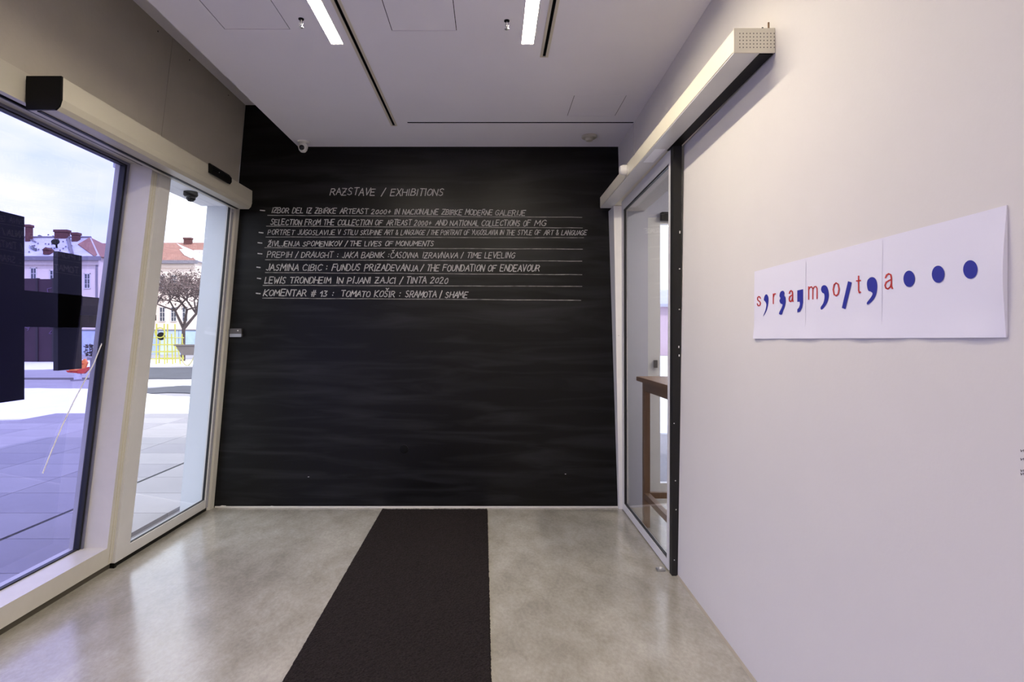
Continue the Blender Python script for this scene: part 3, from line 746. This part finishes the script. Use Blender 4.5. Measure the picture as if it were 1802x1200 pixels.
# small wall text cut by the frame
t = thing('wall_text', 'small grey printed text on the white wall at the right edge', 'text', on_right(1800, 810))
m = MB()
for v, n in ((793, 5), (808, 4), (828, 5), (834, 3)):
    for k in range(n):
        u = 1796+k*5
        for s in ((0, -2, 1, 2), (1, 2, 3.5, -1)):
            a_ = on_right(u+s[0], v+s[1], .0005); b_ = on_right(u+s[2], v+s[3], .0005)
            m.cyl(a_, b_, .0006, .0006, 4)
part('print', m, mat('grey_ink', (110, 104, 100), .8), t)

# ------------------------------------------------------------------ OUTSIDE
M_gr = mat('grey_pavement', (150, 146, 152), .85, var=.12, vscale=.8, bump=.1, bscale=8)
M_snow = mat('snow', (236, 238, 245), .8, var=.05, vscale=1.5, bump=.3, bscale=3)
gm = MB().quad((-160, -60, -.03), (-2.42, -60, -.03), (-2.42, 200, -.03), (-160, 200, -.03)).quad((-2.42, 5.3, -.03), (120, 5.3, -.03), (120, 200, -.03), (-2.42, 200, -.03))
gr = gm.build('ground', M_gr, fix=False)
for p in gr.data.polygons: pass
struct(gr, 'grey paved yard outside the glass front', 'ground')
# paving slabs near the glass
M_slab = [mat('paving_slab_%d' % i, c, .7, var=.08, vscale=1.6) for i, c in enumerate(((150, 146, 150), (144, 140, 146), (155, 151, 155)))]
sl = []
sw, sd = .92, .62
for i in range(3):
    mb = MB().box(0, sw-.008, 0, sd-.008, -.03, 0); me_o = mb.build('paving_slab', M_slab[i], gr); sl.append(me_o)
cnt = 0
xs0 = [-2.66-.87+.0]  # first strip narrower, up to the drain
cols = [(-3.515, .84)]+[(-3.545-sw*k, sw) for k in range(1, 6)]
first = [True]*3
for ci, (x, w_) in enumerate(cols):
    for j in range(16):
        y = 1.2+sd*j+(.0)
        k = random.randrange(3); src = sl[k]
        if first[k]: o = src; first[k] = False
        else: o = src.copy(); C.objects.link(o); o.parent = gr
        o.location = (x, y, 0); o.scale = (w_/sw, 1, 1)
part('drain_slot', MB().box(-3.545, -3.515, 1, 11, -.03, -.006), M_black, gr, label='dark slot drain between the slabs')

def patch(name, pts, z, m, label, cat, group=None, h=.02, rag=.3):
    # irregular ground patch from an outline, resampled and roughened
    out = []; rr = random.Random(hash(label) % 1000 if False else len(label)*7+len(pts))
    for a, b in zip(pts, pts[1:]+pts[:1]):
        a, b = Vector((*a, 0)), Vector((*b, 0)); n = max(2, int((b-a).length/.5))
        for k in range(n):
            q_ = a.lerp(b, k/n); out.append((q_.x+rr.uniform(-rag, rag), q_.y+rr.uniform(-rag, rag), z))
    mb = MB().prism(out, (0, 0, h)); o = mb.build(name, m)
    bm = bmesh.new(); bm.from_mesh(o.data); bmesh.ops.triangulate(bm, faces=[f for f in bm.faces if len(f.verts) > 4]); bm.to_mesh(o.data); bm.free()
    tag(o, label, cat, group); o['kind'] = 'stuff'
    return o
def gp(u, v): 
    Y = F*(CH+.03)/(v-CV); return ((u-CU)/F*Y, Y)
patch('snow', [gp(-600, 750), gp(60, 738), gp(150, 730), gp(240, 757), gp(420, 752), gp(420, 700), gp(300, 699), gp(200, 690), gp(140, 684), gp(-700, 690)], -.03, M_snow, 'broad sunlit snow field in the middle of the yard', 'snow', rag=.15)
patch('snow', [gp(230, 681), gp(420, 679), gp(420, 668), gp(230, 670)], -.03, M_snow, 'narrow snow strip behind the dark asphalt, seen through the door glass', 'snow', rag=.1)
patch('snow', [gp(-700, 655), gp(100, 650), gp(240, 645), gp(420, 645), gp(420, 634), gp(240, 633), gp(-700, 634)], -.03, M_snow, 'far snow below the tree and climbing frame', 'snow', rag=.4)
M_asph = mat('asphalt', (74, 74, 84), .85, var=.15, vscale=1)
patch('asphalt_patch', [gp(225, 696), gp(290, 692), gp(420, 696), gp(420, 681), gp(320, 680), gp(225, 687)], -.026, M_asph, 'dark wet asphalt patch between two snow strips', 'asphalt', rag=.1)
patch('asphalt_patch', [gp(225, 667), gp(420, 667), gp(420, 647), gp(225, 648)], -.026, M_asph, 'dark asphalt in front of the climbing frame', 'asphalt', rag=.1)
patch('asphalt_patch', [gp(-100, 772), gp(150, 768), gp(300, 790), gp(260, 760), gp(150, 742), gp(-100, 748)], -.029, mat('damp_ground', (98, 95, 106), .8, var=.15, vscale=1.5), 'damp grey strip between slabs and snow', 'asphalt', h=.004, rag=.1)
kb = MB(); a_, b_ = gp(-600, 668), gp(200, 667); kb.box(a_[0], b_[0], a_[1], a_[1]+.15, -.03, .03)
tag(kb.build('kerb', mat('dark_kerb', (110, 106, 110), .8)), 'thin dark kerb line across the far yard', 'kerb')

# black sign outside the fixed window (flat block shapes on a crossbar)
XS = -2.78
def sy(u): return F*(-XS)/(CU-u)
def sz(u, v): return CH-(v-CV)/F*sy(u)
sg = thing('outdoor_sign', 'large black block-letter sign standing outside the tinted window', 'sign', (XS, sy(46), sz(46, 705)))
def sbox(u0, u1, vt, vb, uref, d0=0, d1=.03):
    return MB().box(XS-d1, XS-d0, sy(u0), sy(u1), sz(uref, vb), sz(uref, vt))
part('block', sbox(-60, 43, 381.5, 703, 43), M_steel, sg)
part('crossbar', sbox(43, 145, 516, 576, 100), M_steel, sg)
part('upright', sbox(102, 144, 447, 650, 128, 0, .03), M_steel, sg)
part('crossbar_end', sbox(145, 206, 524, 576.5, 175, .004, .03), mat('brown_black_metal', (62, 50, 56), .6), sg, label='browner end of the crossbar')
mb = MB()
Lb(mb, .2, .36, 3.70, 3.74, 1.60, 1.66)
part('bracket', mb, M_steel, sg)
part('bracket', MB().box(XS-.02, XS, 4.10, 4.34, 1.56, 1.64).box(XS, -2.45, 4.3, 4.34, 1.58, 1.62), M_steel, sg)

# graffiti covered dark fence
fx0, fy = (-270-CU)/F*32, 32
fx1 = (122-CU)/F*32
fe = thing('graffiti_fence', 'tall dark maroon panel fence with faint graffiti across the yard', 'fence', (fx0, fy, 0))
M_mar = mat('maroon_panels', (46, 24, 40), .7, var=.2, vscale=1.2)
n = 14; pw = (fx1-fx0)/n
for k in range(n):
    part('fence_panel', MB().box(fx0+k*pw+.04, fx0+(k+1)*pw-.04, fy, fy+.08, -.03, 4.45+.03*(k % 2)), M_mar, fe)
for k in range(n+1):
    part('fence_post', MB().box(fx0+k*pw-.05, fx0+k*pw+.05, fy-.05, fy+.12, -.03, 4.5), mat('fence_post_metal', (30, 18, 30), .6), fe)
rr = random.Random(11); mb = MB()
for k in range(26):
    x = rr.uniform(fx1-5.5, fx1-.3); z = rr.uniform(.6, 3.4); pts = [(x, fy-.01, z)]
    for _ in range(4):
        x += rr.uniform(-.35, .4); z += rr.uniform(-.45, .45); pts.append((x, fy-.01, max(.2, z)))
    mb.tube(pts, .025, 4)
gf = part('graffiti', mb, mat('graffiti_paint', (84, 64, 92), .8), fe, fix=False); gf['kind'] = 'stuff'

# ---- buildings
M_bw = mat('pale_pink_render', (222, 208, 200), .85, var=.04, vscale=.3)
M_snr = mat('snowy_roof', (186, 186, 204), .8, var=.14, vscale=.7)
M_til = mat('orange_tiles', (140, 98, 90), .85, var=.14, vscale=.9)
M_eav = mat('eaves_grey', (120, 116, 128), .7)
M_pane = mat('dark_pane', (62, 68, 84), .15)
M_wf = mat('window_white', (208, 206, 208), .6)
M_brick = mat('chimney_brick', (88, 52, 52), .85, var=.15, vscale=2)
def xz(u, v, Y): p = P(u, v, Y); return p.x, p.z
def win(parent, u, vt, vb, Y, w=.85):
    x, zt = xz(u, vt, Y); _, zb = xz(u, vb, Y); h = zt-zb
    f = part('window', MB().box(x-w/2, x-w/2+.09, Y-.1, Y, zb, zt).box(x+w/2-.09, x+w/2, Y-.1, Y, zb, zt).box(x-w/2, x+w/2, Y-.1, Y, zt-.1, zt).box(x-w/2, x+w/2, Y-.14, Y, zb, zb+.1)
             .box(x-.03, x+.03, Y-.07, Y, zb, zt).box(x-w/2, x+w/2, Y-.07, Y, zb+h*.62, zb+h*.62+.06).box(x-w/2, x+w/2, Y-.07, Y, zb+h*.3, zb+h*.3+.04), M_wf, parent)
    f2 = part('window_pane', MB().box(x-w/2+.05, x+w/2-.05, Y-.04, Y-.01, zb+.05, zt-.05), M_pane, f)
def chimney(parent, u0, u1, vt, vb, Y, d=.7):
    x0, zt = xz(u0, vt, Y); x1, zb = xz(u1, vb, Y)
    c = part('chimney', MB().box(x0, x1, Y, Y+d, zb-2, zt-.35), M_brick, parent)
    part('chimney_cap', MB().box(x0-.1, x1+.1, Y-.1, Y+d+.1, zt-.35, zt), M_brick, c)
# wing A
Y = 80
bA = thing('school_building', 'long pale pink building with snow-covered roof beyond the yard, left part', 'building', (xz(45, 600, Y)[0], Y, 0))
xl, ze = xz(-760, 452, Y); xr, _ = xz(173, 456, Y)
part('wall', MB().box(xl, xr, Y, Y+10.6, -.03, ze), M_bw, bA)
rd = 5.4; zr = P(160, 418, Y+rd).z; xr_r = P(160, 418, Y+rd).x
e = .6
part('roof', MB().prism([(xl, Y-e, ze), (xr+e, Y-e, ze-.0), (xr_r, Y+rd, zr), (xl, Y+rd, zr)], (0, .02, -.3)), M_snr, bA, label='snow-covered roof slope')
part('roof', MB().prism([(xr+e, Y-e, ze), (xr+e, Y+10.6, ze), (xr_r, Y+rd, zr)], (-.3, 0, -.1)), M_til, bA, label='orange tiled hip end')
part('roof', MB().prism([(xl, Y+10.6, ze), (xr+e, Y+10.6, ze), (xr_r, Y+rd, zr), (xl, Y+rd, zr)], (0, -.02, -.3)), M_til, bA)
# bare orange area on the front slope near the hip
def slope(u, v, lift=.12):
    # pixel -> point on front slope of wing A
    a = (u-CU)/F; b = -(v-CV)/F; k = (zr-ze)/(rd+e)
    Yp = (ze-k*(Y-e)-CH)/(b-k); return Vector((a*Yp, Yp-.02, CH+b*Yp+lift))
part('bare_tiles', MB().prism([slope(137, 431), slope(158, 419), slope(171, 449), slope(166, 452)], (0, .02, -.08)), M_til, bA, label='orange tiles bare of snow')
part('roof_ridge', MB().cyl((xl, Y+rd, zr), (xr_r, Y+rd, zr), .2, .2, 6), M_eav, bA)
part('valley_flashing', MB().cyl(slope(120, 422), slope(127, 449), .22, .22, 5), M_eav, bA)
part('gutter', MB().box(xl, xr+e+.1, Y-e-.25, Y-e+.1, ze-.55, ze-.0), M_eav, bA)
part('cornice', MB().box(xl, xr+.2, Y-.3, Y, ze-1.1, ze-.5), M_bw, bA)
part('drainpipe', MB().cyl((xr-.15, Y-.12, 0), (xr-.15, Y-.12, ze-.5), .12), M_eav, bA)
for u in range(-730, 0, 46): win(bA, u, 478, 504, Y); win(bA, u, 540, 566, Y)
for u in (10, 59.5, 93.5, 124, 154): win(bA, u, 481 if u > 120 else 471 + (u-59)*.12, 508 if u > 120 else 499, Y)
for u in (10, 59.5, 93.5, 124, 151): win(bA, u, 540, 566, Y)
for u in (151, 124): win(bA, u, 582, 600, Y)
chimney(bA, 95.5, 117.5, 404, 424, Y+5); chimney(bA, 126, 136, 409, 427, Y+4); chimney(bA, 44, 51.5, 395, 420, Y+4)
# dormer, dish, skylight, spire
dm = slope(81, 449); part('dormer', MB().box(dm.x-.4, dm.x+.4, dm.y, dm.y+1.0, dm.z, dm.z+.6).prism([(dm.x-.5, dm.y-.1, dm.z+.58), (dm.x+.5, dm.y-.1, dm.z+.58), (dm.x, dm.y-.1, dm.z+.95)], (0, 1.1, 0)), M_brick, bA)
ds = slope(100, 438); dish = part('dish', MB().lathe((ds.x, ds.y-.2, ds.z+.7), [(.1, 0), (.3, .06), (.5, .2)], 16, (.5, -1, .6)).cyl((ds.x, ds.y, ds.z), (ds.x, ds.y-.1, ds.z+.7), .12), M_black, bA)
sk = slope(58, 441); part('skylight', MB().prism([slope(52, 434), slope(57, 437), slope(66, 441), slope(64, 443), slope(55, 439)], (0, -.1, .1)), M_pane, bA)
for k in range(46):
    q_ = slope(random.uniform(48, 128), random.uniform(414, 446)); 
    if k == 0: sg_ = part('snow_guard', MB().box(q_.x-.1, q_.x+.1, q_.y-.06, q_.y, q_.z-.05, q_.z+.14), M_eav, bA, base=q_); g0 = sg_; base0 = q_.copy()
    else:
        o = g0.copy(); C.objects.link(o); o.parent = bA; o.location = g0.location+(q_-base0)
# main range B
Y2 = 92
bB = thing('school_building', 'pale building with orange tiled roof behind the bare tree, right part', 'building', (P(190, 600, Y2).x, Y2, 0))
x0 = P(165, 460, Y2).x; x1 = P(342, 460, Y2).x; zeB = P(283, 459, Y2).z; zrB = P(283, 428, Y2+8).z
part('wall', MB().box(x0, x1, Y2, Y2+16, -.03, zeB), M_bw, bB)
part('roof', MB().prism([(x0-4, Y2-.6, zeB), (x1+.6, Y2-.6, zeB), (x1-7, Y2+8, zrB), (x0-4, Y2+8, zrB)], (0, .02, -.3)), M_til, bB)
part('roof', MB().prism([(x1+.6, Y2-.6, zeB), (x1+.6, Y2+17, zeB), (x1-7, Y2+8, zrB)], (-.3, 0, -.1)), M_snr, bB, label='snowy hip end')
part('roof', MB().prism([(x0-4, Y2+17, zeB), (x1+.6, Y2+17, zeB), (x1-7, Y2+8, zrB), (x0-4, Y2+8, zrB)], (0, -.02, -.3)), M_til, bB)
part('gutter', MB().box(x0, x1+.8, Y2-.95, Y2-.5, zeB-.5, zeB), M_eav, bB)
part('cornice', MB().box(x0, x1+.2, Y2-.3, Y2, zeB-1.1, zeB-.5), M_bw, bB)
def slopeB(u, v, lift=.12):
    a = (u-CU)/F; b = -(v-CV)/F; k = (zrB-zeB)/8.6
    Yp = (zeB-k*(Y2-.6)-CH)/(b-k); return Vector((a*Yp, Yp-.02, CH+b*Yp+lift))
part('snow_patch', MB().prism([slopeB(316, 440), slopeB(322, 440), slopeB(341, 453), slopeB(336, 455), slopeB(325, 450)], (0, .02, -.08)), M_snow, bB, label='snow left on the tiles')
part('snow_patch', MB().prism([slopeB(186, 432), slopeB(189, 431), slopeB(196, 455), slopeB(189, 455)], (0, .02, -.08)), M_snow, bB)
for u in (190, 214, 250, 286, 306, 326): win(bB, u, 484, 509, Y2, .9); win(bB, u, 540, 566, Y2, .9)
# range C behind, further right
Y3 = 112
bC = thing('school_building', 'far orange-roofed range with a brick chimney rising behind the tree', 'building', (P(330, 600, Y3).x, Y3, 0))
x0 = P(230, 460, Y3).x; x1 = P(430, 460, Y3).x; z0 = P(300, 462, Y3).z; z1 = P(300, 427, Y3+9).z
part('wall', MB().box(x0, x1, Y3, Y3+18, -.03, z0), M_bw, bC)
part('roof', MB().prism([(x0, Y3-.6, z0), (x1, Y3-.6, z0), (x1, Y3+9, z1), (x0, Y3+9, z1)], (0, .02, -.3)), M_til, bC)
part('roof', MB().prism([(x0, Y3+18.6, z0), (x1, Y3+18.6, z0), (x1, Y3+9, z1), (x0, Y3+9, z1)], (0, -.02, -.3)), M_til, bC)
chimney(bC, 323, 336, 418, 430, Y3+8)
for u in (346, 356): 
    q_ = P(u, 452, Y3-1.2)
    part('roof_window', MB().box(q_.x-.5, q_.x+.5, q_.y, q_.y+2, q_.z, q_.z+1.3), M_wf, bC)
# low mural wall
Y4 = 44
mw = thing('mural_wall', 'low pale blue painted wall behind the climbing frame', 'wall', (P(250, 620, Y4).x, Y4, 0))
x0, x1 = P(138, 600, Y4).x, P(420, 600, Y4).x
mcols = [(186, 200, 222), (170, 190, 218), (206, 210, 226), (160, 176, 206)]
nn = 8
for k in range(nn):
    a0 = x0+(x1-x0)*k/nn; a1 = x0+(x1-x0)*(k+1)/nn
    part('wall_panel', MB().box(a0+.02, a1-.02, Y4, Y4+.15, -.03, 1.75), mat('mural_%d' % (k % 4), mcols[k % 4], .8, var=.2, vscale=1.0), mw)
part('coping', MB().box(x0, x1, Y4-.05, Y4+.2, 1.75, 1.83), M_eav, mw)
# hedge
hx0, hx1 = P(145, 620, 40).x, P(200, 620, 40).x
hm = MB(); rr = random.Random(4)
for k in range(420):
    x = rr.uniform(hx0, hx1); y = rr.uniform(40, 40.8); z = rr.uniform(-.02, .8); s = .09
    a_ = Vector((x, y, z)); d1_ = Vector((rr.uniform(-1, 1), rr.uniform(-1, 1), rr.uniform(-1, 1)))*s; d2_ = Vector((rr.uniform(-1, 1), rr.uniform(-1, 1), rr.uniform(-1, 1)))*s
    hm.quad(a_-d1_, a_-d2_, a_+d1_, a_+d2_)
ho = hm.build('hedge', mat('dark_hedge', (70, 62, 70), .9), fix=False); tag(ho, 'low dark bare hedge in front of the pale building', 'hedge'); ho['kind'] = 'stuff'
# concrete bench
p = P(167, 648, 26); bn = thing('concrete_bench', 'grey concrete bench block beside the spring rider', 'bench', (p.x, 26, 0))
part('seat', MB().box(p.x-.35, p.x+.8, 26, 26.5, .34, .46), mat('concrete', (120, 116, 128), .8), bn)
part('leg', MB().box(p.x-.25, p.x-.05, 26.05, 26.45, -.03, .34), mat('concrete', (120, 116, 128)), bn)
part('leg', MB().box(p.x+.5, p.x+.7, 26.05, 26.45, -.03, .34), mat('concrete', (120, 116, 128)), bn)

# spring rider
sr = P(137, 669, 19.3); X0, Y0 = sr.x, 19.3
t = thing('spring_rider', 'red and orange playground spring rider on a coil in the yard', 'spring rider', (X0, Y0, -.03))
mb = MB(); pts = [(X0+.10*math.cos(a_*.5), Y0+.10*math.sin(a_*.5), .0+.20*a_/80) for a_ in range(81)]
mb.tube(pts, .016, 5); part('spring', mb, mat('spring_grey', (200, 200, 214), .4), t)
part('foot', MB().lathe((X0, Y0, -.03), [(.2, 0), (.2, .03), (.05, .04)], 16), M_eav, t)
M_rr = mat('rider_red', (190, 52, 40), .5); M_or = mat('rider_orange', (226, 120, 52), .5)
part('body', MB().prism([(X0-.36, Y0-.05, .30), (X0-.30, Y0-.05, .24), (X0+.22, Y0-.05, .20), (X0+.34, Y0-.05, .32), (X0+.36, Y0-.05, .42), (X0+.24, Y0-.05, .37), (X0-.1, Y0-.05, .30)], (0, .1, 0)), M_rr, t)
part('seat', MB().box(X0-.2, X0+.05, Y0-.14, Y0+.14, .30, .34), M_or, t, bevel=.01)
part('head', MB().prism([(X0+.08, Y0-.04, .33), (X0+.24, Y0-.04, .34), (X0+.32, Y0-.04, .56), (X0+.24, Y0-.04, .68), (X0+.12, Y0-.04, .60)], (0, .08, 0)), M_or, t)
part('handle', MB().cyl((X0+.2, Y0-.18, .52), (X0+.2, Y0+.18, .52), .02), M_rr, t)
part('footrest', MB().cyl((X0+.0, Y0-.2, .26), (X0+.0, Y0+.2, .26), .02), M_rr, t)

# yellow climbing frame
Yc = 29.5; cx = P(282, 600, Yc).x
t = thing('climbing_frame', 'yellow tubular climbing frame in the snow beside the bare tree', 'climbing frame', (cx, Yc, -.03))
M_yel = mat('yellow_paint', (168, 164, 70), .5)
for dx in (-.62, -.2, .22, .62):
    for dy in (0, 1.0): part('post', MB().cyl((cx+dx, Yc+dy, -.03), (cx+dx*.9, Yc+dy, 2.0 if abs(dx) < .5 else 1.5), .032, .032, 8), M_yel, t)
for z in (.25, .6, .95, 1.3):
    for dy in (0, 1.0): part('rung', MB().cyl((cx-.66, Yc+dy, z), (cx+.66, Yc+dy, z), .025, .025, 6), M_yel, t)
for dx in (-.62, -.2, .22, .62): part('rung', MB().cyl((cx+dx, Yc, 1.3), (cx+dx, Yc+1, 1.3), .025, .025, 6), M_yel, t)
part('hoop', MB().tube([(cx+.25*math.cos(k*PI/6)*1.0, Yc-.02, 1.55+.25*math.sin(k*PI/6)) for k in range(13)], .03), M_yel, t)
part('panel', MB().lathe((cx+.05, Yc+.02, 1.38), [(.2, 0), (.2, .04), (.05, .05)], 16, (0, -1, 0)), M_black, t, label='round black panel')
part('side_bar', MB().tube([(cx+.66, Yc, .95), (cx+.9, Yc, .7), (cx+1.0, Yc, -.03)], .03), M_yel, t)

# trough-like play boat
Yt = 27.8; bx = P(329, 630, Yt).x
t = thing('play_boat', 'grey wooden trough seat on curved tubes under the bare tree', 'play equipment', (bx, Yt, -.03))
part('hull', MB().prism([(bx-.55, Yt, .95), (bx-.25, Yt, .5), (bx+.45, Yt, .5), (bx+.75, Yt, .95)], (0, .8, 0)), mat('weathered_boards', (112, 104, 104), .8, var=.15, vscale=3), t)
part('rail', MB().box(bx-.6, bx+.8, Yt-.03, Yt, .93, 1.0), mat('weathered_boards', (112, 104, 104)), t)
part('runner', MB().tube([(bx-.4+.06*k, Yt+.1,   .5-.50*math.sin(PI*k/12)) for k in range(13)], .03), mat('pale_tube', (176, 170, 130), .5), t)

# bare tree with dry leaves
def tree(u, vb, Yp, hgt, seed, label, leaves=1500):
    rr = random.Random(seed); base = P(u, vb, Yp); base.z = -.03
    t = thing('bare_tree', label, 'tree', base)
    mb = MB(); tips = []
    def grow(p, d, L_, r, lev):
        q_ = p+d*L_; mb.cyl(p, q_, r, r*.72, 6 if lev < 2 else 4, cap=False)
        if lev >= 2: tips.append(q_); tips.append(p.lerp(q_, .5))
        if lev == 6: return
        for k in range(3 if lev < 4 else 2):
            ax = Vector((rr.uniform(-1, 1), rr.uniform(-1, 1), rr.uniform(-.35, .6)))
            nd = (d*.62+ax*.85).normalized()
            if nd.z < -.1: nd.z = .05
            grow(q_, nd, L_*rr.uniform(.62, .82), r*.66, lev+1)
    d0 = Vector((.02, 0, 1)).normalized()
    grow(base, d0, hgt*.22, .13, 0)
    part('trunk', mb, mat('bark', (74, 62, 62), .9), t, fix=False)
    lm = MB()
    for k in range(leaves):
        c_ = rr.choice(tips)+Vector((rr.gauss(0, .15), rr.gauss(0, .15), rr.gauss(0, .13))); s = rr.uniform(.03, .065)
        a_ = Vector((rr.uniform(-1, 1), rr.uniform(-1, 1), rr.uniform(-1, 1))).normalized()*s
        b_ = a_.orthogonal().normalized()*s*.7
        lm.quad(c_-a_, c_-b_, c_+a_, c_+b_)
    lo = part('dry_leaves', lm, mat('dry_leaf', (104, 88, 88), .9, var=.3, vscale=5), t, fix=False); lo['kind'] = 'stuff'
tree(322, 634, 33, 8.2, 21, 'bare spreading tree with dry brown leaves in front of the pale building', 5200)

# outside the neighbouring room: snowy ground and low building
o = patch('snow', [(1.6, 9), (14, 9), (14, 40.5), (1.6, 40.5)], -.03, M_snow, 'bright snow outside the window of the neighbouring room', 'snow', rag=.3)
bD = thing('red_building', 'blurred reddish building outside the window of the neighbouring room', 'building', (14, 40, 0))
part('wall', MB().box(8, 22, 42, 52, -.03, 3.6), mat('reddish_render', (204, 180, 196), .85, var=.1, vscale=.4), bD)
part('roof', MB().prism([(7.5, 41.5, 3.6), (22.5, 41.5, 3.6), (22.5, 47, 5.0), (7.5, 47, 5.0)], (0, .02, -.2)), M_snr, bD)
